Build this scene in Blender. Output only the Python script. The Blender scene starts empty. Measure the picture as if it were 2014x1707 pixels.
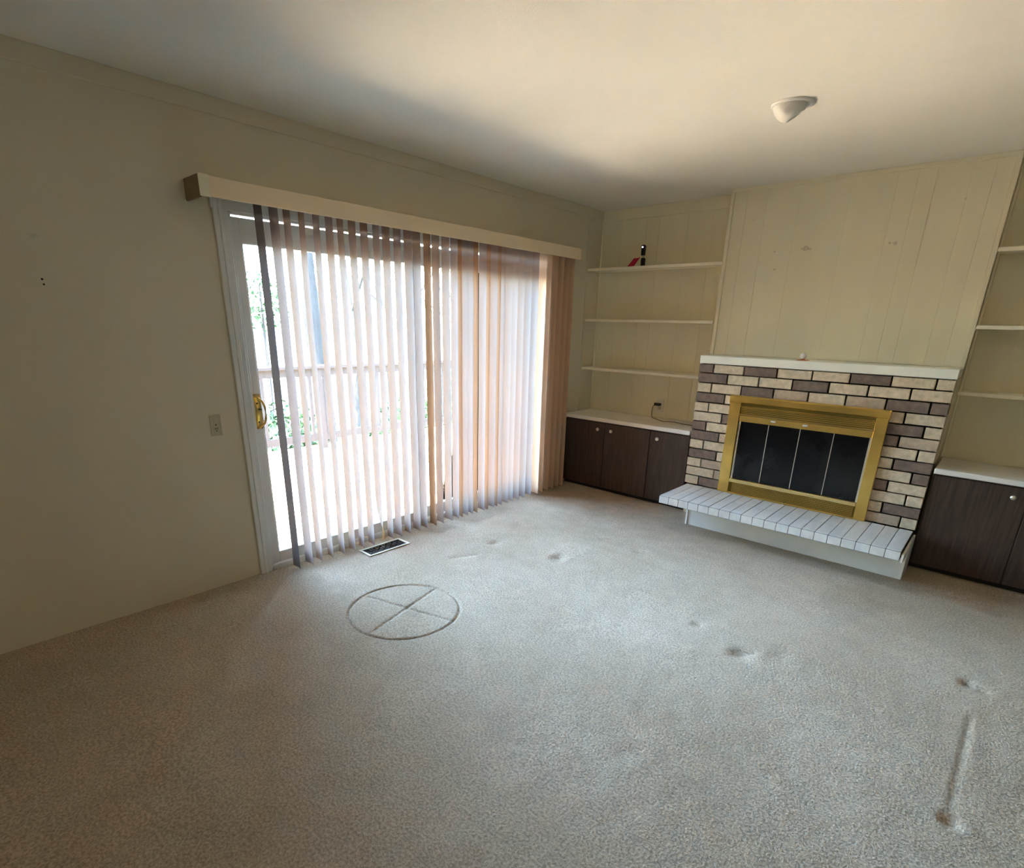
import bpy, bmesh, math, random
from math import sin, cos, pi, radians as R
from mathutils import Vector, Matrix, noise
random.seed(7)
SC = bpy.context.scene
C = SC.collection

# ------------------------------------------------------------ camera, sky, sun, lamps, exposure
cd = bpy.data.cameras.new('camera'); cam = bpy.data.objects.new('camera', cd); C.objects.link(cam)
cd.sensor_fit = 'HORIZONTAL'; cd.sensor_width = 36.0
cd.lens = 1078.2145 / 2014 * 36.0
cd.shift_x = (1007 - 1001.2) / 2014; cd.shift_y = (1001.96 - 853.5) / 2014
cd.clip_start = 0.02; cd.clip_end = 300
cam.location = (3.104, -4.6781, 1.4627); cam.rotation_euler = (1.2444, -0.0228, 0.7354)
SC.camera = cam

w = bpy.data.worlds.new('world'); SC.world = w; w.use_nodes = True
nt = w.node_tree; nt.nodes.clear()
wo = nt.nodes.new('ShaderNodeOutputWorld'); bg = nt.nodes.new('ShaderNodeBackground')
sky = nt.nodes.new('ShaderNodeTexSky'); sky.sky_type = 'NISHITA'; sky.sun_disc = False
sky.sun_elevation = R(58); sky.sun_rotation = R(182); sky.air_density = 1.0; sky.dust_density = 1.0; sky.ozone_density = 1.6
nt.links.new(sky.outputs[0], bg.inputs[0]); nt.links.new(bg.outputs[0], wo.inputs[0])
bg.inputs[1].default_value = 1.22

sd = bpy.data.lights.new('sun', 'SUN'); sd.energy = 14.0; sd.angle = R(0.6); sd.color = (1.0, 0.90, 0.76)
so = bpy.data.objects.new('sun', sd); C.objects.link(so)
so.rotation_euler = Vector((-0.02, 0.53, -0.848)).to_track_quat('-Z', 'Y').to_euler()

def area(name, loc, d, sx, sy, power, col, portal=False):
    l = bpy.data.lights.new(name, 'AREA'); l.shape = 'RECTANGLE'; l.size = sx; l.size_y = sy; l.energy = power; l.color = col
    o = bpy.data.objects.new(name, l); C.objects.link(o); o.location = loc
    o.rotation_euler = Vector(d).to_track_quat('-Z', 'Z').to_euler()
    if portal: l.cycles.is_portal = True
    return o
area('door_portal', (-0.2, -2.2, 1.0), (1, 0, 0), 2.5, 2.2, 1, (1, 1, 1), True)
# added warm fill light behind the camera; the rear wall has no window
area('rear_fill_light', (3.3, -9.03, 1.45), (0, 1, 0), 1.8, 1.3, 1.9, (1.0, 0.84, 0.60))

SC.view_settings.view_transform = 'Standard'; SC.view_settings.look = 'None'
SC.view_settings.gamma = 1.0; SC.view_settings.exposure = 3.68
SC.view_settings.use_curve_mapping = False
SC.cycles.max_bounces = 10; SC.cycles.diffuse_bounces = 7; SC.cycles.transparent_max_bounces = 16
SC.cycles.transmission_bounces = 6; SC.cycles.glossy_bounces = 4

# ------------------------------------------------------------ materials
def new_mat(name):
    m = bpy.data.materials.new(name); m.use_nodes = True
    n = m.node_tree.nodes; return m, n, m.node_tree.links, n['Principled BSDF']
def node(n, t, **k):
    x = n.new(t)
    for a, b in k.items():
        if a.startswith('i_'): x.inputs[a[2:].replace('_', ' ')].default_value = b
        else: setattr(x, a, b)
    return x
def mat(name, col, rough=.6, metal=0., var=.06, scale=6., bump=0., bscale=80., spec=.4, stretch=(1, 1, 1), detail=4., bdist=.002):
    m, n, L, b = new_mat(name)
    b.inputs['Roughness'].default_value = rough; b.inputs['Metallic'].default_value = metal
    b.inputs['Specular IOR Level'].default_value = spec
    tc = node(n, 'ShaderNodeTexCoord'); mp = node(n, 'ShaderNodeMapping'); mp.inputs['Scale'].default_value = stretch
    L.new(tc.outputs['Object'], mp.inputs[0])
    nz = node(n, 'ShaderNodeTexNoise', i_Scale=scale, i_Detail=detail); L.new(mp.outputs[0], nz.inputs['Vector'])
    cr = node(n, 'ShaderNodeValToRGB')
    cr.color_ramp.elements[0].position = .3; cr.color_ramp.elements[1].position = .7
    cr.color_ramp.elements[0].color = tuple(c * (1 - var) for c in col) + (1,)
    cr.color_ramp.elements[1].color = tuple(min(1, c * (1 + var)) for c in col) + (1,)
    L.new(nz.outputs[0], cr.inputs[0]); L.new(cr.outputs[0], b.inputs['Base Color'])
    if bump:
        n2 = node(n, 'ShaderNodeTexNoise', i_Scale=bscale, i_Detail=3.); L.new(mp.outputs[0], n2.inputs['Vector'])
        bp = node(n, 'ShaderNodeBump', i_Strength=bump, i_Distance=bdist); L.new(n2.outputs[0], bp.inputs['Height']); L.new(bp.outputs[0], b.inputs['Normal'])
    return m

WALLC = (.56, .52, .385)
M = {}
M['wall'] = mat('cream_wall_paint', (.68, .62, .475), .75, var=.03, scale=2., bump=.25, bscale=260., bdist=.001)
M['wall_dark'] = mat('dark_absorbing_wall', (.055, .038, .024), .6, var=.2, scale=6., stretch=(6, 6, .4))  # unseen right and rear walls coloured dark to absorb bounced light
M['panel'] = mat('cream_panel_paint', (.80, .74, .54), .55, var=.04, scale=3., bump=.15, bscale=120., stretch=(1, 1, .25), bdist=.001)
M['ceiling'] = mat('ceiling_paint', (.77, .745, .66), .9, var=.03, scale=1.5, bump=.5, bscale=170., bdist=.002)
M['trim'] = mat('cream_trim_paint', (.80, .74, .54), .45, var=.03)
M['shelf'] = mat('cream_shelf_paint', (.90, .83, .65), .45, var=.04)
M['mantel'] = mat('white_mantel_paint', (.88, .87, .76), .4, var=.03)
M['vinyl'] = mat('white_vinyl', (.74, .75, .72), .4, var=.02)
M['counter'] = mat('white_laminate', (.80, .77, .70), .35, var=.03)
M['valance'] = mat('peach_valance', (.85, .69, .47), .55, var=.03, scale=4.)
M['brown_plastic'] = mat('brown_end_cap', (.20, .14, .07), .6)
M['wood'] = mat('dark_walnut_veneer', (.062, .037, .026), .5, var=.30, scale=9., stretch=(9, 9, .5), detail=6., spec=.35)
M['kick'] = mat('black_kickboard', (.010, .008, .007), .6)
M['brass'] = mat('antique_brass', (.84, .58, .16), .30, 1., var=.16, scale=5., bump=.08, bscale=30.)
M['brass_bright'] = mat('bright_brass', (.85, .66, .28), .22, 1., var=.06)
M['brass_dark'] = mat('dark_brass_mesh', (.24, .17, .045), .45, .8, var=.1)
M['black'] = mat('black_plastic', (.006, .006, .008), .35)
M['soot'] = mat('soot_black', (.008, .008, .009), .9)
M['chrome'] = mat('polished_metal', (.80, .78, .72), .15, 1., var=.02)
M['pewter'] = mat('grey_knob_metal', (.72, .66, .56), .3, .7, var=.05)
M['tile'] = mat('white_glazed_brick', (.74, .73, .68), .45, var=.09, scale=14., bump=.5, bscale=34., stretch=(1.5, .35, 1), bdist=.003)
M['grout'] = mat('dark_grout', (.10, .085, .06), .95)
M['hearth_paint'] = mat('white_base_paint', (.88, .88, .82), .5, var=.04)
M['mortar'] = mat('raked_mortar', (.060, .046, .036), .95, bump=.4, bscale=90.)
M['brick_tan'] = mat('tan_rough_brick', (.66, .54, .38), .9, var=.17, scale=35., bump=.8, bscale=130., bdist=.003)
M['brick_tan2'] = mat('pinkish_tan_brick', (.50, .39, .28), .9, var=.15, scale=35., bump=.8, bscale=130., bdist=.003)
M['brick_brown'] = mat('brown_rough_brick', (.21, .15, .115), .9, var=.20, scale=35., bump=.8, bscale=130., bdist=.003)
M['plastic_white'] = mat('white_plastic', (.75, .73, .66), .35, var=.01)
M['pull_reflection'] = mat('white_pull_reflection', (.92, .90, .84), .2, var=.01)  # window reflection on the metal door pulls, put into a white base colour
M['plastic_ivory'] = mat('ivory_plate_plastic', (.50, .47, .33), .4, var=.01)
M['cord'] = mat('brown_cord', (.10, .06, .03), .6)
M['pink'] = mat('pink_paper', (.70, .035, .10), .7, var=.08, scale=30.)
M['orange'] = mat('orange_base', (.55, .17, .05), .6)
M['ball'] = mat('white_ball', (.95, .92, .88), .35)
M['deckwood'] = mat('weathered_deck_wood', (.52, .37, .24), .85, var=.18, scale=6., stretch=(7, .6, 7), bump=.3, bscale=40.)
M['railwood'] = mat('brown_rail_wood', (.014, .010, .010), .8, var=.15, scale=8., stretch=(3, 3, 3))
M['siding'] = mat('house_siding', (.42, .37, .28), .8)
M['bark'] = mat('grey_brown_bark', (.022, .018, .015), .95, var=.25, scale=9., stretch=(3, 3, .6), bump=1., bscale=30., bdist=.02)
M['twig'] = mat('bare_twig', (.020, .017, .015), .9, var=.2)
M['needle'] = mat('green_foliage', (.012, .035, .008), .8, var=.3, scale=4.)
M['hill'] = mat('pale_dry_ground', (.05, .046, .036), .95, var=.3, scale=1.2, bump=.6, bscale=8., bdist=.05)
M['wire'] = mat('black_wire', (.02, .02, .02), .6)
M['hole'] = mat('dark_hole', (.02, .016, .012), .9)
M['spackle'] = mat('pale_filler', (.62, .58, .47), .9, var=.1, scale=60.)
M['duct'] = mat('grille_metal', (.16, .12, .09), .5, .4)

# emissive tiny lamp of the webcam
m, n, L, b = new_mat('blue_status_light'); b.inputs['Emission Color'].default_value = (.55, .5, 1, 1); b.inputs['Emission Strength'].default_value = 1.2; M['led'] = m

# glass: plain transmission with a soft reflection
def glass(name, tint, refl):
    m, n, L, b = new_mat(name); out = n['Material Output']
    tr = node(n, 'ShaderNodeBsdfTransparent'); tr.inputs[0].default_value = tint + (1,)
    gl = node(n, 'ShaderNodeBsdfGlossy'); gl.inputs['Roughness'].default_value = .02
    fr = node(n, 'ShaderNodeFresnel'); fr.inputs[0].default_value = 1.45
    mx = node(n, 'ShaderNodeMixShader'); L.new(fr.outputs[0], mx.inputs[0]); L.new(tr.outputs[0], mx.inputs[1]); L.new(gl.outputs[0], mx.inputs[2])
    L.new(mx.outputs[0], out.inputs[0]); return m
M['glass'] = glass('clear_door_glass', (.93, .97, .96), .04)

m, n, L, b = new_mat('smoked_fireplace_glass')
tc = node(n, 'ShaderNodeTexCoord'); nz = node(n, 'ShaderNodeTexNoise', i_Scale=5., i_Detail=5.); L.new(tc.outputs['Object'], nz.inputs['Vector'])
cr = node(n, 'ShaderNodeValToRGB'); cr.color_ramp.elements[0].position = .45; cr.color_ramp.elements[1].position = .8
cr.color_ramp.elements[0].color = (.004, .004, .005, 1); cr.color_ramp.elements[1].color = (.022, .020, .018, 1)
L.new(nz.outputs[0], cr.inputs[0]); L.new(cr.outputs[0], b.inputs['Base Color']); b.inputs['Roughness'].default_value = .16; b.inputs['Specular IOR Level'].default_value = .28
M['smoked'] = m

# translucent vane fabric
def fabric(name, col, tcol, fac):
    m, n, L, b = new_mat(name); out = n['Material Output']
    tc = node(n, 'ShaderNodeTexCoord'); nz = node(n, 'ShaderNodeTexNoise', i_Scale=220., i_Detail=2.)
    L.new(tc.outputs['Object'], nz.inputs['Vector'])
    mr = node(n, 'ShaderNodeMapRange', i_To_Min=.88, i_To_Max=1.12); L.new(nz.outputs[0], mr.inputs[0])
    def mul(c):
        v = node(n, 'ShaderNodeVectorMath', operation='SCALE'); v.inputs[0].default_value = c; L.new(mr.outputs[0], v.inputs['Scale']); return v
    d = node(n, 'ShaderNodeBsdfDiffuse'); t = node(n, 'ShaderNodeBsdfTranslucent'); mx = node(n, 'ShaderNodeMixShader')
    mx.inputs[0].default_value = fac
    L.new(mul(col).outputs[0], d.inputs[0]); L.new(mul(tcol).outputs[0], t.inputs[0])
    L.new(d.outputs[0], mx.inputs[1]); L.new(t.outputs[0], mx.inputs[2]); L.new(mx.outputs[0], out.inputs[0]); return m
M['fabric'] = fabric('peach_vane_fabric', (.27, .255, .25), (.42, .185, .055), .36)

M['fabric_tan'] = fabric('tan_vane_fabric', (.33, .205, .13), (.26, .12, .045), .30)
M['fabric_lightened'] = fabric('lightened_vane_fabric', (.84, .62, .44), (.40, .22, .10), .12)  # base colour raised to brighten the vanes that get no door light
M['fabric_grey'] = fabric('grey_vane_fabric', (.20, .185, .19), (.10, .07, .05), .25)
M['fabric_pink'] = fabric('pinkish_vane_fabric', (.36, .30, .285), (.20, .12, .075), .30)

# carpet
m, n, L, b = new_mat('beige_carpet_pile')
b.inputs['Roughness'].default_value = 1.; b.inputs['Specular IOR Level'].default_value = .05
tc = node(n, 'ShaderNodeTexCoord')
n1 = node(n, 'ShaderNodeTexNoise', i_Scale=1.1, i_Detail=3.); n2 = node(n, 'ShaderNodeTexNoise', i_Scale=115., i_Detail=3., i_Roughness=.6)
n3 = node(n, 'ShaderNodeTexNoise', i_Scale=9., i_Detail=4.)
for q in (n1, n2, n3): L.new(tc.outputs['Object'], q.inputs['Vector'])
c1 = node(n, 'ShaderNodeValToRGB'); c1.color_ramp.elements[0].position = .35; c1.color_ramp.elements[1].position = .65
c1.color_ramp.elements[0].color = (.46, .36, .25, 1); c1.color_ramp.elements[1].color = (.535, .435, .32, 1)
L.new(n1.outputs[0], c1.inputs[0])
r2 = node(n, 'ShaderNodeMapRange', i_From_Min=.35, i_From_Max=.65, i_To_Min=.66, i_To_Max=1.2); L.new(n2.outputs[0], r2.inputs[0])
r3 = node(n, 'ShaderNodeMapRange', i_From_Min=.3, i_From_Max=.7, i_To_Min=.95, i_To_Max=1.05); L.new(n3.outputs[0], r3.inputs[0])
mm = node(n, 'ShaderNodeMath', operation='MULTIPLY'); L.new(r2.outputs[0], mm.inputs[0]); L.new(r3.outputs[0], mm.inputs[1])
# two brown dirt marks
prev = mm
vs = node(n, 'ShaderNodeVectorMath', operation='SCALE'); L.new(c1.outputs[0], vs.inputs[0]); L.new(prev.outputs[0], vs.inputs['Scale'])
L.new(vs.outputs[0], b.inputs['Base Color'])
b1 = node(n, 'ShaderNodeBump', i_Strength=.75, i_Distance=.006); L.new(n2.outputs[0], b1.inputs['Height'])
b2 = node(n, 'ShaderNodeBump', i_Strength=.35, i_Distance=.02); L.new(n3.outputs[0], b2.inputs['Height']); L.new(b1.outputs[0], b2.inputs['Normal'])
L.new(b2.outputs[0], b.inputs['Normal']); M['carpet'] = m

# ------------------------------------------------------------ mesh helpers
def finish(name, bm, material, parent=None, smooth=False, **props):
    me = bpy.data.meshes.new(name); bmesh.ops.recalc_face_normals(bm, faces=bm.faces) if props.pop('recalc', True) else None
    bm.to_mesh(me); bm.free()
    if smooth:
        for p in me.polygons: p.use_smooth = True
    me.materials.append(M[material] if isinstance(material, str) else material)
    o = bpy.data.objects.new(name, me); C.objects.link(o)
    if parent: o.parent = parent
    for k, v in props.items(): o[k] = v
    return o
def box(bm, x0, x1, y0, y1, z0, z1, bevel=0.):
    r = bmesh.ops.create_cube(bm, size=1.)
    vs = r['verts']
    for v in vs:
        v.co = Vector(((x0 + x1) / 2 + v.co.x * (x1 - x0), (y0 + y1) / 2 + v.co.y * (y1 - y0), (z0 + z1) / 2 + v.co.z * (z1 - z0)))
    if bevel:
        es = list({e for v in vs for e in v.link_edges})
        bmesh.ops.bevel(bm, geom=es, offset=bevel, segments=1, affect='EDGES', profile=.5)
    return vs
def bxo(name, dims, material, parent=None, bevel=0., **props):
    bm = bmesh.new(); box(bm, *dims, bevel=bevel); return finish(name, bm, material, parent, **props)
def cyl(bm, p, d, r0, r1, h, seg=20):
    q = Vector(d).to_track_quat('Z', 'Y').to_matrix().to_4x4()
    bmesh.ops.create_cone(bm, cap_ends=True, segments=seg, radius1=r0, radius2=r1, depth=h, matrix=Matrix.Translation(Vector(p) + Vector(d).normalized() * h / 2) @ q)
def lathe(bm, p, d, prof, seg=24):
    q = Vector(d).to_track_quat('Z', 'Y'); p = Vector(p); rings = []
    for r, h in prof:
        if r < 1e-6: rings.append([bm.verts.new(p + q @ Vector((0, 0, h)))]); continue
        rings.append([bm.verts.new(p + q @ Vector((r * cos(2 * pi * i / seg), r * sin(2 * pi * i / seg), h))) for i in range(seg)])
    for a, b_ in zip(rings, rings[1:]):
        for i in range(seg):
            j = (i + 1) % seg
            if len(a) == 1: bm.faces.new((a[0], b_[i], b_[j]))
            elif len(b_) == 1: bm.faces.new((a[i], a[j], b_[0]))
            else: bm.faces.new((a[i], a[j], b_[j], b_[i]))
def tube(bm, pts, rad, seg=6, cap=True):
    pts = [Vector(p) for p in pts]; rings = []
    for i, p in enumerate(pts):
        d = (pts[min(i + 1, len(pts) - 1)] - pts[max(i - 1, 0)]).normalized()
        q = d.to_track_quat('Z', 'Y'); r = rad[i] if isinstance(rad, (list, tuple)) else rad
        rings.append([bm.verts.new(p + q @ Vector((r * cos(2 * pi * k / seg), r * sin(2 * pi * k / seg), 0))) for k in range(seg)])
    for a, b_ in zip(rings, rings[1:]):
        for k in range(seg):
            j = (k + 1) % seg; bm.faces.new((a[k], a[j], b_[j], b_[k]))
    if cap: bm.faces.new(rings[0][::-1]); bm.faces.new(rings[-1])
def empty(name, loc=(0, 0, 0), **props):
    o = bpy.data.objects.new(name, None); C.objects.link(o); o.location = loc; o.empty_display_size = .1
    for k, v in props.items(): o[k] = v
    return o
def thing(name, loc, label, category, group=None):
    o = empty(name, loc, label=label, category=category)
    if group: o['group'] = group
    return o
def place(o, root):            # keep world coordinates for a mesh built in world space under a moved root
    o.parent = root; o.matrix_parent_inverse = Matrix.Translation(root.location).inverted(); return o
def part(name, dims, material, root, bevel=0., **props):
    return place(bxo(name, dims, material, None, bevel, **props), root)
def partm(name, bm, material, root, smooth=False, **props):
    return place(finish(name, bm, material, None, smooth, **props), root)

H = 2.44; XR = 4.35; YR = -9.1
# measured values
CX0, CX1, CHY = 1.232, 2.846, -.172          # chimney breast
BX0, BX1, BRY = 1.272, 2.848, -.4463         # brick face
MZ0, MZ1 = 1.2107, 1.269
HZ0, HZ1, HY = .1936, .2512, -.9247
CT0, CT1, CTY = .645, .680, -.4534           # counters
SHY = -.205
DY0, DY1, DZ = -3.36, -.985, 1.965           # door opening

# ------------------------------------------------------------ structure
# carpeted floor: one grid, finer where the pile is pressed down
def axis(a, b, coarse, *fr):
    v = []; x = a
    while x < b - 1e-6:
        v.append(x); x += next((f for p, q, f in fr if p <= x < q), coarse)
    v.append(b); return v
xs = axis(-.02, XR, .024, (.6, 1.32, .006), (3.19, 3.36, .007)); ys = axis(YR, .02, .024, (-3.46, -2.73, .006))
dents = [(.224, -2.104, .022, .012, 0), (.511, -1.652, .02, .010, 0), (.65, -2.072, .03, .014, 0), (1.127, -1.957, .034, .014, 0), (1.453, -1.458, .03, .010, 0),
         (2.169, -2.128, .018, .012, 0), (.453, -3.764, .016, .013, 0), (.504, -3.79, .022, .014, 0), (.106, -3.787, .018, .012, 0), (.285, -3.956, .03, .012, 0),
         (.11, -4.449, .025, .012, 0), (.506, -4.436, .03, .016, 0), (.809, -4.236, .03, .009, 0), (3.262, -1.769, .020, .014, 0), (3.31, -1.785, .018, .009, 0),
         (3.276, -2.728, .019, .014, 0), (2.445, -2.249, .03, .008, 0), (2.585, -2.13, .03, .007, 0), (2.381, -3.172, .03, .005, 0)]
lines = [((3.27, -2.66), (3.285, -2.05), .009, .0032), ((.63, -2.46), (.72, -2.28), .012, .006), ((2.40, -2.27), (2.47, -2.20), .010, .010)]
RC = (.96, -3.092); RR = .292
def seg_d(px, py, a, b_):
    ax, ay = a; bx, by = b_; dx, dy = bx - ax, by - ay
    t = max(0, min(1, ((px - ax) * dx + (py - ay) * dy) / (dx * dx + dy * dy))); return math.hypot(px - ax - t * dx, py - ay - t * dy)
spk = [((.704, -3.146), (1.228, -2.997)), ((1.026, -3.35), (.891, -2.823))]
def cz(x, y):
    z = noise.noise(Vector((x * 2.2, y * 2.2, 0))) * .0035 + noise.noise(Vector((x * 13, y * 13, 3))) * .0016
    for a, b_, r, d, _ in dents:
        q = (x - a) ** 2 + (y - b_) ** 2
        if q < .02: z -= d * math.exp(-q / (2 * r * r)) - .10 * d * math.exp(-((math.sqrt(q) - 2.2 * r) / r) ** 2)
    for a, b_, r, d in lines:
        q = seg_d(x, y, a, b_)
        if q < .08: z -= d * math.exp(-q * q / (2 * r * r))
    if .6 < x < 1.32 and -3.46 < y < -2.73:
        rr = math.hypot(x - RC[0], y - RC[1]); wob = .7 + .3 * noise.noise(Vector((x * 9, y * 9, 8)))
        z -= .011 * wob * math.exp(-((rr - RR) / .0065) ** 2)
        for a, b_ in spk: z -= .008 * wob * math.exp(-(seg_d(x, y, a, b_) / .008) ** 2)
    return z
vts = [(x, y, cz(x, y)) for y in ys for x in xs]; nx = len(xs)
fcs = []
for j in range(len(ys) - 1):
    for i in range(nx - 1):
        mx_, my_ = (xs[i] + xs[i + 1]) / 2, (ys[j] + ys[j + 1]) / 2
        if .125 < mx_ < .235 and -2.81 < my_ < -2.505: continue         # cut-out for the floor register
        a = j * nx + i; fcs.append((a, a + 1, a + 1 + nx, a + nx))
me = bpy.data.meshes.new('floor'); me.from_pydata(vts, [], fcs)
for p in me.polygons: p.use_smooth = True
me.materials.append(M['carpet']); fl = bpy.data.objects.new('floor', me); C.objects.link(fl); fl['kind'] = 'structure'; fl['label'] = 'beige cut pile carpet with pressed ring and furniture dents'
place(bxo('subfloor', (-.02, XR, YR, .02, -.20, -.13), 'mortar'), fl)

bm = bmesh.new()
box(bm, -.12, XR + .12, YR - .12, .12, H, H + .1)
finish('ceiling', bm, 'ceiling', kind='structure')
bm = bmesh.new()
box(bm, -.12, 0, YR, DY0, -.2, H); box(bm, -.12, 0, DY1, .12, -.2, H); box(bm, -.12, 0, DY0, DY1, DZ, H); box(bm, -.12, -.02, DY0, DY1, -.2, -.012)
wl = finish('wall_left', bm, 'wall', kind='structure')
finish('wall_back', (lambda b_: (box(b_, -.12, XR + .12, 0, .12, -.2, H), b_)[1])(bmesh.new()), 'panel', kind='structure')
finish('wall_right', (lambda b_: (box(b_, XR, XR + .12, YR, .12, -.2, H), b_)[1])(bmesh.new()), 'wall_dark', kind='structure')
bm = bmesh.new()
box(bm, -.12, XR + .12, YR - .12, YR, -.2, H)
finish('wall_rear', bm, 'wall_dark', kind='structure')
# crown board along the door wall and around the niches
def trim(idx, dims, mt='trim', bevel=.002): return bxo('trim_%d' % idx, dims, mt, None, bevel, kind='structure')
trim(1, (0, .010, YR, -.002, 2.366, H), 'wall')
trim(2, (.001, CX0, -.012, -.002, 2.352, H), 'panel')
trim(3, (CX1, XR, -.012, -.002, 2.352, H), 'panel')
trim(4, (CX0 - .002, CX1 + .002, CHY - .012, CHY + .004, 2.415, H), 'trim')
trim(5, (CX0 - .004, CX0 + .022, CHY - .010, CHY + .016, MZ1, 2.416))
trim(6, (CX1 - .020, CX1 + .006, CHY - .010, CHY + .016, MZ1, 2.416))
trim(7, (.000, .016, -.018, -.002, CT1, 2.36), 'shelf')
trim(8, (CX1 + .002, CX1 + .016, -.018, -.002, CT1, 2.36), 'shelf')
# fill spots and screw holes on the door wall
for (y, z, r) in ((-4.153, 1.595, .005), (-4.151, 1.575, .0045)):
    bm = bmesh.new(); cyl(bm, (-.001, y, z), (1, 0, 0), r, r * .8, .0022, 10); place(finish('screw_hole', bm, 'hole'), wl)
bm = bmesh.new(); vs_ = [bm.verts.new((.0008, -4.149 + (.021 + .007 * sin(5 * a)) * cos(a), 1.759 + (.012 + .004 * cos(3 * a)) * sin(a))) for a in [2 * pi * i / 18 for i in range(18)]]; bm.faces.new(vs_)
place(finish('filler_patch', bm, 'spackle'), wl)

# chimney breast with upright boards
chb = empty('chimney_breast', (CX0, 0, MZ0), kind='structure', label='cream boarded chimney breast above the mantel')
part('breast_core', (CX0, CX1, CHY + .0022, -.002, MZ1, H), 'panel', chb)
gx = [CX0 + .022, 1.349, 1.491, 1.710, 2.018, 2.272, 2.379, 2.472, 2.64, 2.745, CX1 - .020]
for i in range(len(gx) - 1):
    g0 = {0: .003, 6: .0016}.get(i, .0007); g1 = .0007 if i != 5 else .0016
    part('board', (gx[i] + g0, gx[i + 1] - g1, CHY - (.0012 if i == 6 else 0), CHY + .0030, MZ1 + .0006, 2.418), 'panel', chb, .0006)
for (x, z, r, sq) in ((1.806, 2.011, .030, .5), (1.835, 2.005, .014, .6), (2.304, 2.010, .007, 1), (2.335, 2.005, .016, .7), (1.418, 2.222, .005, 1), (2.641, 2.224, .005, 1), (1.618, 1.882, .012, .5), (1.60, 2.0, .008, .6)):
    # faint scuffs left by hung pictures, thin raised dirt film
    bm = bmesh.new(); k = 14
    vs_ = [bm.verts.new((x + r * (1 + .35 * sin(3 * a + x * 40)) * cos(a), CHY - .0006, z + r * sq * (1 + .3 * cos(4 * a)) * sin(a))) for a in [2 * pi * i / k for i in range(k)]]
    bm.faces.new(vs_); place(finish('scuff_mark', bm, mat('scuff', (.62, .56, .39), .8, var=.25, scale=90.)), chb)
# niche back boards
nb = empty('wall_panelling', (0, 0, CT1), kind='structure', label='cream grooved boards at the back of the shelf niches')
for gl in ([.017, .20, .448, .568, .822, 1.032, CX0], [CX1 + .017, 3.05, 3.28, 3.40, 3.65, 3.9, 4.1, XR]):
    for a, b_ in zip(gl, gl[1:]): part('board', (a + .0005, b_ - .0005, -.0025, .001, CT1 + .001, 2.352), 'panel', nb, .0005)
part('side_board', (-.001, .006, -.225, -.017, CT1 + .001, 2.366), 'wall', nb, .001)

# ------------------------------------------------------------ sliding door
d = empty('door_1', (0, -2.2, 0), kind='structure', label='white vinyl sliding glass door onto the deck')
bm = bmesh.new()
for (a, b_, t) in ((-3.430, -3.405, .016), (-3.405, -3.385, .020), (-3.385, -3.358, .012)): box(bm, 0, t, a, b_, -.01, 2.03, .003)
for (a, b_, t) in ((-.985, -.96, .012), (-.96, -.915, .018)): box(bm, 0, t, a, b_, -.01, 2.03, .003)
box(bm, 0, .014, -3.44, -.915, 1.965, 2.03, .002)
partm('door_casing', bm, 'vinyl', d)
bm = bmesh.new()
box(bm, -.115, .004, -3.372, -3.345, -.02, 1.972, .002); box(bm, -.115, .004, -1.0, -.972, -.02, 1.972, .002)
box(bm, -.060, .004, -3.36, -.98, 1.952, 1.975, .002); box(bm, -.115, .004, -3.36, -.98, -.03, .022, .002); box(bm, -.03, .006, -3.36, -.98, .022, .036, .002)
partm('door_frame', bm, 'vinyl', d)
def sash(name, y0, y1, x0, x1, st, zb, zt, gz0, gz1, lab):
    bm = bmesh.new()
    box(bm, x0, x1, y0, y0 + st, zb, zt, .003); box(bm, x0, x1, y1 - st, y1, zb, zt, .003)
    box(bm, x0, x1, y0 + st, y1 - st, zb, gz0, .003); box(bm, x0, x1, y0 + st, y1 - st, gz1, zt, .003)
    box(bm, x0 + .008, x1 - .008, y0 + st - .001, y0 + st + .007, gz0, gz1); box(bm, x0 + .008, x1 - .008, y1 - st - .007, y1 - st + .001, gz0, gz1)
    o = partm(name, bm, 'vinyl', d, label=lab)
    g = bxo('glass_pane', ((x0 + x1) / 2 - .003, (x0 + x1) / 2 + .003, y0 + st + .002, y1 - st - .002, gz0, gz1), 'glass')
    g.parent = o; return o
sp = sash('sliding_panel', -3.355, -2.175, -.050, -.012, .058, .036, 1.945, .105, 1.822, 'left sliding glass panel with brass handle')
fp = sash('fixed_panel', -2.235, -.985, -.098, -.058, .055, .024, 1.945, .105, 1.822, 'right fixed glass panel behind the blinds')
bm = bmesh.new(); box(bm, -.012, -.006, -3.345, -3.302, .868, 1.060, .006)
hp = finish('handle_plate', bm, 'brass_bright', label='brass backplate of the pull handle'); hp.parent = sp
bm = bmesh.new()
tube(bm, [(-.006, -3.336, 1.050), (.016, -3.330, 1.046), (.034, -3.312, 1.022), (.040, -3.303, .990), (.040, -3.303, .935), (.034, -3.312, .902), (.016, -3.330, .880), (-.006, -3.336, .876)], .0062, 8)
hd = finish('door_handle', bm, 'brass', smooth=True, label='curved brass pull handle'); hd.parent = sp
bm = bmesh.new(); cyl(bm, (-.006, -3.324, 1.010), (1, 0, 0), .005, .004, .003, 10); cyl(bm, (-.006, -3.324, .905), (1, 0, 0), .005, .004, .003, 10); tube(bm, [(-.006, -3.318, .975), (.01, -3.310, .978)], .004, 6)
k = finish('latch_and_screws', bm, 'hole'); k.parent = sp
for o_ in (hp, hd, k): pass

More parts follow.
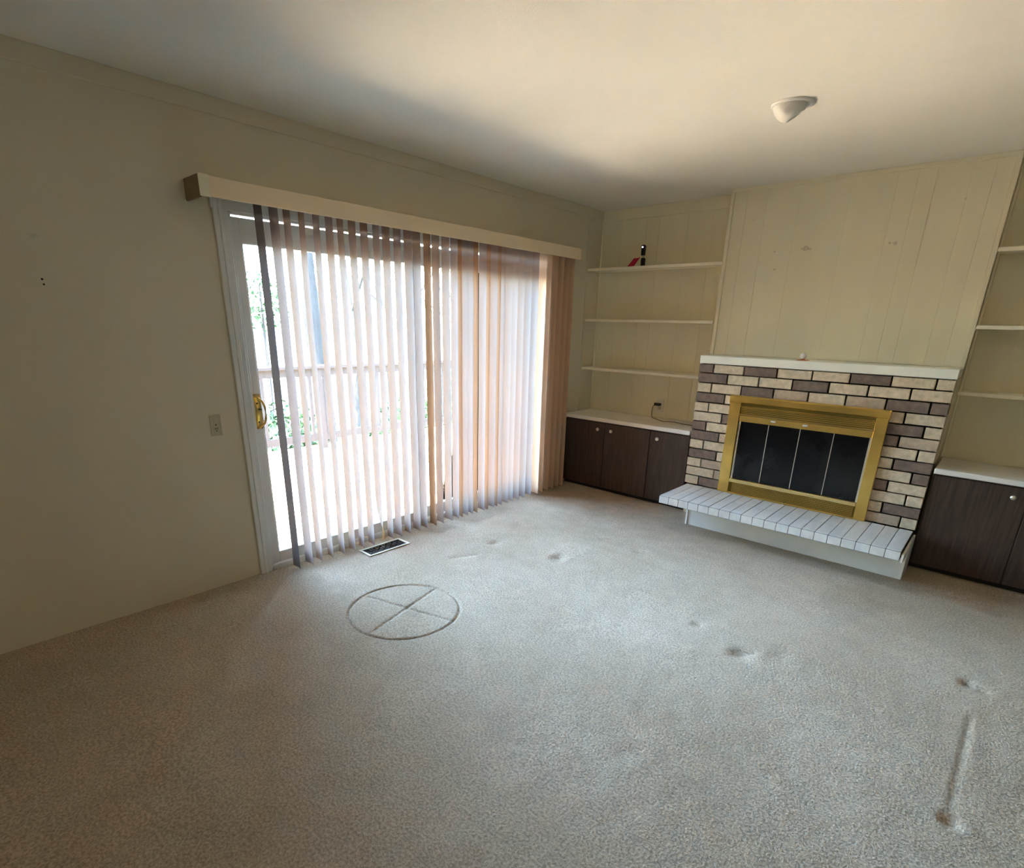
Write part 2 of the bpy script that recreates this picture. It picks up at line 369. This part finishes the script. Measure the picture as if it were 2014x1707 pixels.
# ------------------------------------------------------------ vertical blinds
vb = thing('vertical_blind', (.1, -2.05, 2.0), 'long peach vertical blind with open translucent vanes across the sliding glass door', 'blinds')
VY0, VY1, VX = -3.5435, -.565, .1772
bm = bmesh.new(); box(bm, VX - .008, VX, VY0 + .03, VY1, 1.9843, 2.0692, .002); box(bm, 0.016, VX - .008, VY1 - .008, VY1, 1.986, 2.0685, .001); box(bm, .012, VX - .006, VY0 + .03, VY1, 2.060, 2.068)
partm('valance', bm, 'valance', vb, label='peach fabric-faced valance board')
bm = bmesh.new(); box(bm, VX - .002, VX + .004, VY0, VY0 + .045, 1.981, 2.0725, .002); partm('valance_clip', bm, 'trim', vb, label='pale corner clip at the left end')
bm = bmesh.new(); box(bm, .002, VX - .004, VY0, VY0 + .012, 1.978, 2.072, .003); partm('valance_return', bm, 'brown_plastic', vb, label='brown left end return')
bm = bmesh.new(); box(bm, .078, .122, VY0 + .08, VY1 - .03, 2.012, 2.046, .004); partm('head_rail', bm, 'vinyl', vb)
Rr = [-3.227, -3.143, -3.078, -3.0, -2.915, -2.834, -2.766, -2.686, -2.606, -2.525, -2.451, -2.37, -2.282, -2.214, -2.131, -2.057, -1.968, -1.894, -1.854, -1.797, -1.743, -1.694, -1.611, -1.569, -1.493, -1.457, -1.405, -1.325, -1.261, -1.183, -1.098, -1.015, -.918, -.85, -.765, -.687, -.61, -.539]
TH = {0: 90, 1: 87, 12: 93}
VMAT = {0: 'fabric_grey', 1: 'fabric_pink', 14: 'fabric_tan', 18: 'fabric_tan', 21: 'fabric_tan', 23: 'fabric_tan', 25: 'fabric_tan'}
for i in range(32, 38): VMAT[i] = 'fabric_lightened'
W2 = .0445
for i, ry in enumerate(Rr):
    th = R(TH.get(i, 97 + 2.5 * sin(i * 2.3)))
    sl = (ry + 4.678) / 3.0
    ye = ry - sl * W2 * sin(th); yc = ye - W2 * cos(th)
    du = Vector((sin(th), cos(th), 0)); nv = Vector((cos(th), -sin(th), 0))
    zs = [.018, .10, .102, .5, 1.0, 1.5, 2.006]
    if i == 8: zs = [.03, .05, .07, .10, .15, .22, .32, .6, 1.2, 2.006]
    bm = bmesh.new(); rows = []
    for z in zs:
        row = []
        for s in (-1, -.6, -.2, .2, .6, 1):
            c = du * (s * W2) + nv * (-.006 * (1 - s * s))
            if i == 8 and z < .33:
                tw = (1 - z / .33) ** 2 * 1.0; c = Matrix.Rotation(-tw, 3, 'Z') @ c; c.x += .012 * tw; c.y += .022 * tw
            wv = .0015 * sin(z * 5 + i)
            row.append(bm.verts.new((.1 + c.x, yc + c.y + wv, z)))
        rows.append(row)
    for a, b_ in zip(rows, rows[1:]):
        for k in range(5): bm.faces.new((a[k], a[k + 1], b_[k + 1], b_[k]))
    kw = {'label': 'vane with a bent and twisted lower end'} if i == 8 else {}
    if i in VMAT: kw = {'label': {'fabric_grey': 'greyish end vane', 'fabric_pink': 'pinkish vane', 'fabric_tan': 'tan vane showing its darker side', 'fabric_lightened': 'brown looking vane in front of the wall'}[VMAT[i]]}
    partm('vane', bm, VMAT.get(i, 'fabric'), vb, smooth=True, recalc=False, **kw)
# carriers holding each vane
for i, ry in enumerate(Rr):
    sl = (ry + 4.678) / 3.0; th = R(TH.get(i, 97)); yc = ry - sl * W2 * sin(th) - W2 * cos(th)
    part('carrier', (.096, .104, yc - .004, yc + .004, 1.998, 2.016), 'vinyl', vb)

# ------------------------------------------------------------ cabinets, counters, shelves
def door_with_knob(root, x0, x1, kx, lab=None):
    dr = part('cabinet_door', (x0 + .003, x1 - .003, -.430, -.412, .036, .632), 'wood', root, .0015)
    if lab: dr['label'] = lab
    bm = bmesh.new(); lathe(bm, (kx, -.430, .574), (0, -1, 0), [(0, -.001), (.006, 0), (.006, .010), (.012, .014), (.0155, .020), (.0145, .026), (.008, .030), (0, .031)], 16)
    kb = finish('knob', bm, 'pewter', smooth=True, label='small round metal knob'); kb.parent = dr
cab = thing('base_cabinet', (.63, -.2, 0), 'dark brown wooden low cabinet with three doors left of the brick fireplace', 'cabinet')
part('carcass', (.014, 1.262, -.411, -.014, .034, .644), 'wood', cab)
part('kickboard', (.014, 1.262, -.392, -.014, -.012, .0335), 'kick', cab)
door_with_knob(cab, .014, .454, .392); door_with_knob(cab, .454, .9073, .532); door_with_knob(cab, .9073, 1.262, .984)
cab2 = thing('base_cabinet', (3.6, -.2, 0), 'dark brown wooden low cabinet right of the brick fireplace, cut by the frame', 'cabinet')
part('carcass', (2.862, XR - .012, -.411, -.014, .034, .642), 'wood', cab2)
part('kickboard', (2.862, XR - .012, -.392, -.014, -.012, .0335), 'kick', cab2)
door_with_knob(cab2, 2.866, 3.3215, 3.254); door_with_knob(cab2, 3.3215, 3.78, 3.40); door_with_knob(cab2, 3.78, XR - .014, 4.25)
o = bxo('countertop', (.012, 1.264, CTY, -.012, CT0, CT1), 'counter', None, .003, label='white laminate countertop on the left cabinet, with a cord lying on it', category='countertop')
o = bxo('countertop', (2.862, XR - .012, CTY, -.012, CT0 - .002, CT1 - .004), 'counter', None, .003, label='white laminate countertop on the right cabinet, empty and cut by the frame', category='countertop')
names_l = ['highest', 'middle', 'lowest']
for i, z in enumerate((1.9503, 1.5215, 1.0901)):
    lab = ['cream wooden shelf left of the chimney, topmost, carrying the black camera', 'cream wooden shelf left of the chimney, middle of three, empty', 'cream wooden shelf left of the chimney, lowest, ending behind the mantel'][i]
    x1 = CX0 - .003
    r = thing('wall_shelf', (.6, -.1, z - .01), lab, 'shelf', 'shelves left of the chimney')
    part('shelf_board', (.018, x1, SHY, -.010, z - .019, z), 'shelf', r, .002)
    part('edge_strip', (.008, x1 , SHY - .006, SHY, z - .021, z + .001), 'shelf', r, .001)
for i, z in enumerate((1.945, 1.518, 1.126)):
    lab = ['cream wooden shelf right of the chimney, topmost, cut by the frame', 'cream wooden shelf right of the chimney, middle of three, cut by the frame', 'cream wooden shelf right of the chimney, lowest, level with the top bricks'][i]
    r = thing('wall_shelf', (3.6, -.1, z - .01), lab, 'shelf', 'shelves right of the chimney')
    part('shelf_board', (CX1 + .018, XR - .004, SHY, -.010, z - .019, z), 'shelf', r, .002)
    part('edge_strip', (CX1 + .010, XR - .004, SHY - .006, SHY, z - .021, z + .001), 'shelf', r, .001)

# ------------------------------------------------------------ brick fireplace
fp_ = thing('brick_fireplace', (2.06, -.2, 0), 'brick fireplace surround of tan and brown rough bricks under the white mantel', 'fireplace')
FX0, FX1, FZ = 1.60, 2.53, .96          # opening hidden by the insert
bm = bmesh.new()
box(bm, BX0 + .012, FX0, BRY + .011, -.174, HZ0 - .01, MZ0 - .002); box(bm, FX1, BX1 - .012, BRY + .011, -.174, HZ0 - .01, MZ0 - .002); box(bm, FX0, FX1, BRY + .011, -.174, FZ, MZ0 - .002)
box(bm, FX0, FX1, -.20, -.174, HZ0 - .01, FZ)
partm('mortar_core', bm, 'mortar', fp_)
part('side_wall', (BX0 + .014, BX1 - .014, BRY + .011, -.014, -.012, MZ0 - .002), 'panel', fp_)
part('side_panel', (BX1 - .014, BX1 - .001, -.40, -.014, .69, MZ0 - .002), 'panel', fp_, label='cream painted board closing the right side')
# colours by course: T tan, M pinkish tan, B brown; odd courses start with a half brick
rows = {1: 'BTBTTBTT', 2: 'BTTBTTT', 3: 'TTBMTMBB', 4: 'BTTTTTT', 5: 'TT....BT', 6: 'TB...BM', 7: 'BT....TT', 8: 'BM...TB', 9: 'TT....TB', 10: 'BT...BT', 11: 'TM....TT', 12: 'TM...TB', 13: 'TB....MT'}
NC = 13; CH = (MZ0 - HZ1) / NC; P = .2290; J = .0105
mm_ = {'T': 'brick_tan', 'B': 'brick_brown', 'M': 'brick_tan2', '.': 'brick_tan'}
brick_meshes = {}
rnd = random.Random(3)
for c in range(1, NC + 1):
    zt = MZ0 - (c - 1) * CH; zb = zt - CH + J * .8
    if c == 1: zt -= .006
    edges = [BX0]
    x = BX0 + (.112 if c % 2 else .2265)
    while x < BX1 - .05: edges.append(x); x += P
    if c % 2 == 0 and BX1 - edges[-1] < .08: edges.pop()
    edges.append(BX1)
    for i in range(len(edges) - 1):
        a, b_ = edges[i], edges[i + 1]
        if i > 0: a += J / 2
        if i < len(edges) - 2: b_ -= J / 2
        if zb < FZ - .02:
            if a > FX0 + .01 and b_ < FX1 - .01: continue
            if a < FX0 < b_: b_ = FX0 + .01
            if a < FX1 < b_: a = FX1 - .01
        s = rows[c]; ch = s[i] if i < len(s) else 'T'
        if ch == '.': ch = 'B' if i % 2 else 'T'
        jut = rnd.uniform(-.003, .002)
        lx = rnd.uniform(-.003, .003) if i == 0 else 0
        bm = bmesh.new(); box(bm, a + lx, b_, BRY + jut, -.36, zb + rnd.uniform(-.001, .001), zt, .0022)
        partm('brick', bm, mm_[ch], fp_, label={'B': 'brown brick', 'T': 'tan brick', 'M': 'pinkish tan brick'}[ch])
# mantel
man = thing('mantel_shelf', (2.06, -.3, MZ0), 'white painted mantel shelf above the bricks with a small ball on it', 'mantel')
part('mantel_board', (BX0, BX1 + .003, -.4562, CHY - .011, MZ0 + .001, MZ1), 'mantel', man, .003)
# hearth
he = thing('raised_hearth', (2.06, -.7, 0), 'raised hearth of white glazed bricks on a white painted base', 'hearth')
bm = bmesh.new(); box(bm, 1.4325, 2.8605, -.70, -.455, -.012, HZ0 - .003, .003)
partm('hearth_base', bm, 'hearth_paint', he)
part('corner_strip', (1.428, 1.444, -.708, -.690, -.012, HZ0 - .004), 'hearth_paint', he, .003)
part('mortar_bed', (1.2935, 2.8415, HY + .004, BRY - .004, HZ0 - .002, HZ1 - .004), 'grout', he)
part('side_rail', (2.846, 2.860, -.92, -.455, HZ0 - .012, HZ1 - .018), 'hearth_paint', he, .002)
N = 20; px_ = (2.8425 - 1.2925) / N
rnd = random.Random(5)
for i in range(N):
    x0 = 1.2925 + i * px_ + .0016; x1 = 1.2925 + (i + 1) * px_ - .0016
    mid = -.69 + rnd.uniform(-.006, .006)
    hz = HZ1 + rnd.uniform(-.0008, .0008)
    for (a, b_) in ((HY + .010, mid - .0007), (mid + .0007, BRY - .0035)):
        bm = bmesh.new(); box(bm, x0, x1, a, b_, HZ1 - .03, hz, .0022); partm('glazed_brick', bm, 'tile', he)
    bm = bmesh.new(); box(bm, x0, x1, HY, HY + .0065, HZ0, HZ1 - .0045, .002); partm('edge_tile', bm, 'tile', he)
# brass insert
fi = thing('fireplace_insert', (2.06, -.46, HZ1), 'antique brass fireplace insert with four dark glass door panels', 'fireplace insert')
FY = -.4735; X0, X1 = 1.5565, 2.568; B0 = BRY - .003
part('side_frame', (X0, 1.636, FY, B0, HZ1 + .003, .947), 'brass', fi, .002)
part('side_frame', (2.500, X1, FY, B0, HZ1 + .003, .947), 'brass', fi, .002)
bm = bmesh.new()
vsr = [(B0, .999), (FY - .004, .999), (FY - .014, .990), (FY - .014, .952), (FY - .002, .945), (B0, .945)]
for (a, b_) in ((X0 - .002, X1 + .004),):
    L0 = [bm.verts.new((a, y, z)) for y, z in vsr]; L1 = [bm.verts.new((b_, y, z)) for y, z in vsr]
    bm.faces.new(L0); bm.faces.new(L1[::-1])
    for i in range(len(vsr)): j = (i + 1) % len(vsr); bm.faces.new((L0[i], L1[i], L1[j], L0[j]))
partm('hood', bm, 'brass', fi)
part('hood_lip', (1.638, 2.502, FY - .004, FY + .010, .918, .926), 'brass_bright', fi, .002)
bm = bmesh.new(); box(bm, 1.638, 2.50, FY + .016, B0, .868, .946)
partm('upper_grille_back', bm, 'brass_dark', fi)
bm = bmesh.new()
for k in range(110):
    x = 1.640 + k * (.858 / 109)
    for z in (.877, .889, .901, .912): box(bm, x, x + .0042, FY + .011, FY + .0165, z - .0038, z + .0028)
partm('upper_grille', bm, 'brass', fi, kind='stuff')
part('upper_rail', (1.638, 2.500, FY - .003, FY + .014, .855, .868), 'brass_bright', fi, .002)
part('door_track', (1.638, 2.500, FY + .006, B0 - .004, .811, .855), 'brass', fi, .002)
part('sill_rail', (1.638, 2.498, FY - .008, FY + .012, .343, .372), 'brass_bright', fi, .003)
part('lower_grille_back', (1.638, 2.50, FY + .014, B0, .256, .343), 'brass_dark', fi)
bm = bmesh.new()
for k in range(96):
    x = 1.66 + k * (.82 / 95)
    for z in (.272, .284, .296, .308, .320, .332): box(bm, x, x + .0045, FY + .009, FY + .0145, z - .004, z + .0028)
partm('lower_grille', bm, 'brass', fi, kind='stuff')
part('lower_lip', (1.638, 2.500, FY - .002, FY + .012, .253, .264), 'brass', fi, .002)
bm = bmesh.new(); box(bm, 1.640, 1.652, FY + .012, B0, .372, .811); partm('inner_stile', bm, 'pewter', fi)
bm = bmesh.new(); box(bm, 2.488, 2.500, FY + .012, B0, .372, .811); partm('inner_stile', bm, 'pewter', fi)
gxs = [1.652, 1.853, 2.066, 2.279, 2.488]
for i in range(4):
    a, b_ = gxs[i], gxs[i + 1]
    g = part('glass_panel', (a + .0015, b_ - .0015, FY + .016, FY + .021, .373, .812), 'smoked', fi)
for xg in gxs[1:4]:
    part('panel_edge', (xg - .0022, xg + .0022, FY + .0135, FY + .0175, .373, .812), 'pewter', fi)
for xh in (1.882, 2.096):
    part('door_pull', (xh - .017, xh + .017, FY - .008, FY + .006, .833, .845), 'pull_reflection', fi, .003)
bm = bmesh.new(); lathe(bm, (2.050, FY - .002, .262), (0, -1, 0), [(0, 0), (.005, 0), (.006, .004), (.004, .008), (0, .009)], 12); partm('lock_screw', bm, 'chrome', fi, smooth=True)
part('firebox', (1.66, 2.48, -.235, -.205, HZ1 + .004, .85), 'soot', fi)

# ------------------------------------------------------------ small things
# camera on stand on the top shelf
sc_ = thing('security_camera', (.505, -.12, 1.951), 'small black camera on a stand with a lit blue dot, on the topmost left shelf', 'camera')
bm = bmesh.new(); box(bm, .491, .523, -.140, -.110, 2.040, 2.122, .005); partm('housing', bm, 'black', sc_)
bm = bmesh.new(); lathe(bm, (.505, -.1400, 2.105), (0, -1, 0), [(0, .0), (.0058, 0), (.0058, .001), (0, .0022)], 12); partm('lens_light', bm, 'led', sc_, label='glowing blue white dot')
bm = bmesh.new(); cyl(bm, (.510, -.124, 2.020), (0, 0, 1), .006, .006, .022, 10); partm('neck', bm, 'plastic_ivory', sc_)
bm = bmesh.new(); box(bm, .496, .526, -.142, -.106, 1.951, 2.022, .006); partm('stand', bm, 'black', sc_)
pn = thing('pink_note', (.455, -.17, 1.951), 'crumpled bright pink paper note leaning beside the black camera', 'paper')
bm = bmesh.new(); G = 7; vv = []
for j in range(G):
    for i in range(G):
        u, v_ = i / (G - 1), j / (G - 1)
        vv.append(bm.verts.new((.400 + .072 * u + .018 * v_, -.190 + .050 * v_ + .008 * sin(u * 5 + v_ * 2), 1.9535 + .062 * v_ + .004 * sin(u * 7) * v_ + .012 * u * v_)))
for j in range(G - 1):
    for i in range(G - 1): bm.faces.new((vv[j * G + i], vv[j * G + i + 1], vv[(j + 1) * G + i + 1], vv[(j + 1) * G + i]))
bmesh.ops.solidify(bm, geom=bm.faces[:], thickness=.0008)
partm('sheet', bm, 'pink', pn)
# ball on the mantel
bl = thing('ball_ornament', (1.982, -.40, MZ1), 'small white ball on a thin orange base on the mantel', 'ornament')
bm = bmesh.new(); lathe(bm, (1.982, -.40, MZ1 + .0005), (0, 0, 1), [(0, 0), (.042, 0), (.040, .003), (.012, .005), (.009, .010), (0, .010)], 20); partm('base', bm, 'orange', bl, smooth=True)
bm = bmesh.new(); bmesh.ops.create_uvsphere(bm, u_segments=20, v_segments=14, radius=.021, matrix=Matrix.Translation((1.980, -.40, MZ1 + .030))); partm('ball', bm, 'ball', bl, smooth=True)
# outlet with plug and cord
ol = thing('wall_outlet', (.757, -.008, .79), 'white wall outlet above the left countertop with a black plug in it', 'outlet')
part('cover_plate', (.722, .790, -.0125, -.0026, .733, .843), 'plastic_white', ol, .002)
part('socket', (.738, .774, -.0150, -.0125, .752, .782), 'plastic_ivory', ol, .001)
bm = bmesh.new(); box(bm, .712, .772, -.046, -.0152, .789, .813, .004)
pa = thing('power_adapter', (.742, -.03, .80), 'flat black plug in the wall outlet with its thin brown cord along the left countertop', 'plug')
partm('plug', bm, 'black', pa)
bm = bmesh.new()
pts = [(.716, -.042, .794), (.708, -.056, .770), (.708, -.060, .730), (.716, -.070, .700), (.735, -.085, .6835), (.80, -.130, .6835), (.87, -.185, .6835), (.90, -.195, .6835), (.94, -.170, .6835), (1.00, -.160, .6835), (1.07, -.185, .6835), (1.15, -.190, .6835), (1.262, -.20, .6835)]
def smooth_pts(p, n=6):
    out = []; p = [Vector(q) for q in p]
    for i in range(len(p) - 1):
        p0, p1, p2, p3 = p[max(i - 1, 0)], p[i], p[i + 1], p[min(i + 2, len(p) - 1)]
        for k in range(n):
            t = k / n
            out.append(.5 * ((2 * p1) + (-p0 + p2) * t + (2 * p0 - 5 * p1 + 4 * p2 - p3) * t * t + (-p0 + 3 * p1 - 3 * p2 + p3) * t ** 3))
    out.append(p[-1]); return out
tube(bm, smooth_pts(pts), .0028, 8); partm('cord', bm, 'cord', pa, smooth=True, label='thin brown cord')
# switch plate on the door wall
sw = thing('switch_plate', (.002, -3.56, .92), 'ivory switch and outlet plate on the wall left of the sliding door', 'wall plate')
part('cover_plate', (.0, .006, -3.589, -3.532, .861, .973), 'plastic_ivory', sw, .002)
part('rocker', (.006, .0085, -3.572, -3.549, .925, .955), 'plastic_ivory', sw, .001)
part('socket', (.006, .0080, -3.575, -3.546, .880, .912), 'plastic_ivory', sw, .001)
for (y, z) in ((-3.566, .899), (-3.556, .899), (-3.561, .886)): part('slot', (.0078, .0086, y - .0016, y + .0016, z - .0045, z + .0045), 'hole', sw)
bm = bmesh.new(); cyl(bm, (.006, -3.5605, .918), (1, 0, 0), .0035, .003, .001, 10); partm('screw', bm, 'hole', sw)
# floor register
fr_ = thing('floor_register', (.18, -2.66, 0), 'rectangular metal floor vent with dark scroll grille below the blinds', 'vent')
bm = bmesh.new()
a0, a1, b0, b1 = .113, .247, -2.822, -2.494
for dms in ((a0, a0 + .018, b0, b1), (a1 - .016, a1, b0, b1), (a0 + .018, a1 - .016, b0, b0 + .018), (a0 + .018, a1 - .016, b1 - .018, b1)): box(bm, *dms, .0015, .0065, .0015)
partm('frame', bm, 'trim', fr_)
part('dark_duct', (a0 + .01, a1 - .01, b0 + .01, b1 - .01, -.125, -.030), 'hole', fr_)
bm = bmesh.new()
for i in range(12):
    for j in range(4):
        cx_, cy_ = .143 + j * .0245, -2.793 + i * .0245; sgn = 1 if (i + j) % 2 else -1
        pl = [(cx_ + .0125 * cos(t) * sgn, cy_ + .0125 * sin(t), .0008) for t in [k * pi * 1.5 / 7 for k in range(8)]]
        tube(bm, pl, .0019, 5)
for j in range(4): tube(bm, [(.131 + j * .0325, b0 + .015, -.002), (.131 + j * .0325, b1 - .015, -.002)], .0014, 5)
partm('scroll_grille', bm, 'duct', fr_, smooth=True)
# ceiling eyeball lamp
LC = Vector((2.062, -1.632, H))
cl = thing('ceiling_light', tuple(LC), 'round white recessed eyeball light in the ceiling, switched off', 'ceiling light')
bm = bmesh.new(); lathe(bm, LC, (0, 0, -1), [(.092, 0), (.092, .004), (.087, .008), (.074, .010), (.069, .006), (.067, -.02)], 40); partm('trim_ring', bm, 'plastic_white', cl, smooth=True)
bm = bmesh.new()
dirv = Vector((.42, .30, -.80)).normalized(); q = dirv.to_track_quat('Z', 'Y')
cc = LC + Vector((-.010, -.004, .002)); rs = .071; rings = []
prof = [(rs * sin(R(a)), -rs * cos(R(a))) for a in range(178, 36, -8)]
prof = [(rs * sin(R(a)), rs * cos(R(a))) for a in range(150, 30, -6)] + [(.034, .058), (.031, .04), (0, .038)]
lathe(bm, cc - dirv * .0, dirv, prof, 32)
partm('eyeball', bm, 'plastic_white', cl, smooth=True)

# ------------------------------------------------------------ outside
dk = empty('deck', (-1.8, -1.5, -.12), label='sunlit weathered wooden deck outside the sliding door', category='deck')
bi = 0; x = -.125; proto = None
while x > -3.52:
    if proto is None:
        bm = bmesh.new(); box(bm, -.0665, .0665, -2.83, 7.5, -.035, 0, .003); proto = finish('deck_board', bm, 'deckwood'); o = proto
    else:
        o = proto.copy(); C.objects.link(o)
    o.parent = dk; o.location = (x - .0665 - dk.location.x, rnd.uniform(-.02, .02), 0); x -= .145
place(bxo('joists', (-3.5, -.13, -4.0, 5.5, -.36, -.16), 'railwood'), dk)
rl = thing('deck_railing', (-3.383, 0, -.12), 'brown wooden railing along the far edge of the deck', 'railing')
part('top_rail', (-3.455, -3.31, -4.4, 5.8, .885, .922), 'railwood', rl, .004)
part('under_rail', (-3.402, -3.364, -4.4, 5.8, .795, .884), 'railwood', rl, .003)
part('bottom_rail', (-3.402, -3.364, -4.4, 5.8, -.015, .075), 'railwood', rl, .003)
y = -4.3
while y < 5.7:
    part('post', (-3.428, -3.338, y - .045, y + .045, -.12, .884), 'railwood', rl, .003); y += 1.62
y = -4.18
while y < 5.7:
    part('baluster', (-3.400, -3.366, y - .018, y + .018, .073, .797), 'railwood', rl); y += .20
# outside wall of the house beyond the door (throws the shade at the deck's near corner)
bxo('exterior_wall', (-1.14, -.13, -6.6, -4.35, -.3, 2.62), 'siding', None, 0, label='pale outer wall of the house beside the deck', category='wall')
# ground beyond, rising to a slope
bm = bmesh.new(); GX = 40; GY = 44; vv = []
for j in range(GY + 1):
    for i in range(GX + 1):
        xx = -3.6 - 50 * (i / GX) ** 1.4; yy = -25 + 80 * j / GY
        dd = -xx - 3.6
        zz = -2.2 + .055 * dd + .8 * noise.noise(Vector((xx * .12, yy * .12, 0))) + .00045 * dd * dd
        vv.append(bm.verts.new((xx, yy, zz)))
for j in range(GY):
    for i in range(GX):
        a = j * (GX + 1) + i; bm.faces.new((vv[a], vv[a + 1], vv[a + GX + 2], vv[a + GX + 1]))
finish('hillside', bm, 'hill', smooth=True, kind='structure')
def ground_z(xx, yy):
    dd = -xx - 3.6; return -2.2 + .055 * dd + .8 * noise.noise(Vector((xx * .12, yy * .12, 0))) + .00045 * dd * dd
def grow(bmt, bmw, p, d, ln, r, depth, rg):
    n_ = 4; pts_ = [p.copy()]; rad = [r]
    for k in range(n_):
        d = (d + Vector((rg.uniform(-.16, .16), rg.uniform(-.16, .16), rg.uniform(-.03, .12)))).normalized()
        pts_.append(pts_[-1] + d * ln / n_); rad.append(r * (1 - .42 * (k + 1) / n_))
    tube(bmt if r > .02 else bmw, pts_, rad, 7 if r > .05 else 3, cap=False)
    if depth == 0: return
    for k in range(rg.randint(3, 4)):
        i = rg.randint(2, n_); q = pts_[i]
        a = rg.uniform(0, 2 * pi); sp_ = Vector((cos(a), sin(a), rg.uniform(.1, .9))).normalized()
        grow(bmt, bmw, q, (d * .55 + sp_ * .8).normalized(), ln * rg.uniform(.55, .78), rad[i] * rg.uniform(.45, .62), depth - 1, rg)
def tree(xx, yy, h, r, seed, lab, depth=5, lean=(0, 0), grp=None):
    z0 = ground_z(xx, yy) - .1
    t = thing('bare_tree', (xx, yy, z0), lab, 'tree', grp)
    bt, bw = bmesh.new(), bmesh.new(); rg = random.Random(seed)
    grow(bt, bw, Vector((xx, yy, z0)), Vector((lean[0], lean[1], 1)).normalized(), h * .45, r, depth, rg)
    partm('trunk', bt, 'bark', t, smooth=True)
    if len(bw.verts): partm('twigs', bw, 'twig', t, kind='stuff')
    else: bw.free()
tree(-8.2, 1.55, 15, .42, 11, 'thick grey brown tree trunk just beyond the deck railing, in view through the left glass', 5, (.02, -.03))
tree(-11, -1.2, 9, .10, 12, 'slim bare tree showing beside the left door frame', 5, (.1, -.3))
tree(-11.5, 4.6, 10, .13, 13, 'bare tree behind the middle of the blinds, right of the thick trunk', 5, (0, .1))
tree(-14, 8.6, 11, .15, 14, 'bare tree farther right, beyond the closed-looking vanes', 5)
tree(-19, 3.2, 10, .12, 15, 'bare tree standing directly behind the thick trunk', 5, (-.1, -.1))
tree(-20, 17, 12, .16, 16, 'bare tree farthest to the right beyond the deck', 5)
tree(-6.2, -3.6, 5.0, .05, 17, 'low twiggy sapling close behind the railing at the left', 5, (.1, .2))
tree(-6.3, 6.0, 5.0, .05, 18, 'low twiggy sapling close behind the railing toward the right', 5, (.1, -.2))
# green bushes
def bush(xx, yy, zc, rx, rz, seed, lab, n_=900):
    t = thing('green_bush', (xx, yy, ground_z(xx, yy)), lab, 'bush')
    rg = random.Random(seed); bm = bmesh.new()
    for k in range(n_):
        v = Vector((rg.gauss(0, 1), rg.gauss(0, 1), rg.gauss(0, 1))).normalized() * rg.uniform(.45, 1)
        p = Vector((xx + v.x * rx, yy + v.y * rx, zc + v.z * rz)); u = Vector((rg.uniform(-1, 1), rg.uniform(-1, 1), rg.uniform(-1, 1))).normalized(); s = rg.uniform(.05, .13)
        w_ = u.cross(Vector((rg.uniform(-1, 1), 1, rg.uniform(-1, 1)))).normalized() * s * .4
        bm.faces.new([bm.verts.new(p), bm.verts.new(p + u * s * .5 + w_), bm.verts.new(p + u * s), bm.verts.new(p + u * s * .5 - w_)])
    partm('foliage', bm, 'needle', t, kind='stuff', recalc=False)
    bm = bmesh.new(); tube(bm, [(xx, yy, ground_z(xx, yy) - .1), (xx + .03, yy, zc - rz * .3), (xx, yy + .03, zc + rz * .5)], [.06, .045, .02], 7); partm('trunk', bm, 'bark', t)
bush(-12, 2.3, 1.9, .75, .75, 1, 'bright green evergreen crown beside the left door frame')
bush(-5.6, -.55, -.5, .8, .75, 2, 'green bush below the railing at the far left', 1500)
bush(-5.8, 2.1, -.5, .8, .6, 3, 'green bush below the railing near the middle of the glass', 1500)
bush(-7, 4.6, -.4, .9, .8, 4, 'green bush below the railing farther right', 1500)
for k, (z1, z2) in enumerate(((2.05, 2.0), (2.2, 2.12))):
    bm = bmesh.new(); tube(bm, [(-24, -9 + i * 4.6, z1 + .5 + .02 * (i - 4) ** 2 * .35) for i in range(10)], .012, 5)
    finish('utility_wire', bm, 'wire', smooth=True, label=['lower black utility wire strung across the view outside', 'upper black utility wire strung across the view outside'][k], category='wire')
for (yy) in (-9.2, 32.6):
    bm = bmesh.new(); cyl(bm, (-24.2, yy, ground_z(-24.2, yy) - .2), (0, 0, 1), .13, .10, 5.2, 12)
    finish('utility_pole', bm, 'bark', label='wooden utility pole carrying the wires, left end' if yy < 0 else 'wooden utility pole carrying the wires, right end', category='pole')

GR = {'tree': 'bare trees beyond the deck', 'bush': 'green bushes beyond the deck', 'wire': 'wires outside', 'pole': 'utility poles outside', 'cabinet': 'built-in base cabinets', 'countertop': 'built-in countertops'}
for o in C.objects:
    if o.parent is None and o.get('category') in GR: o['group'] = GR[o['category']]
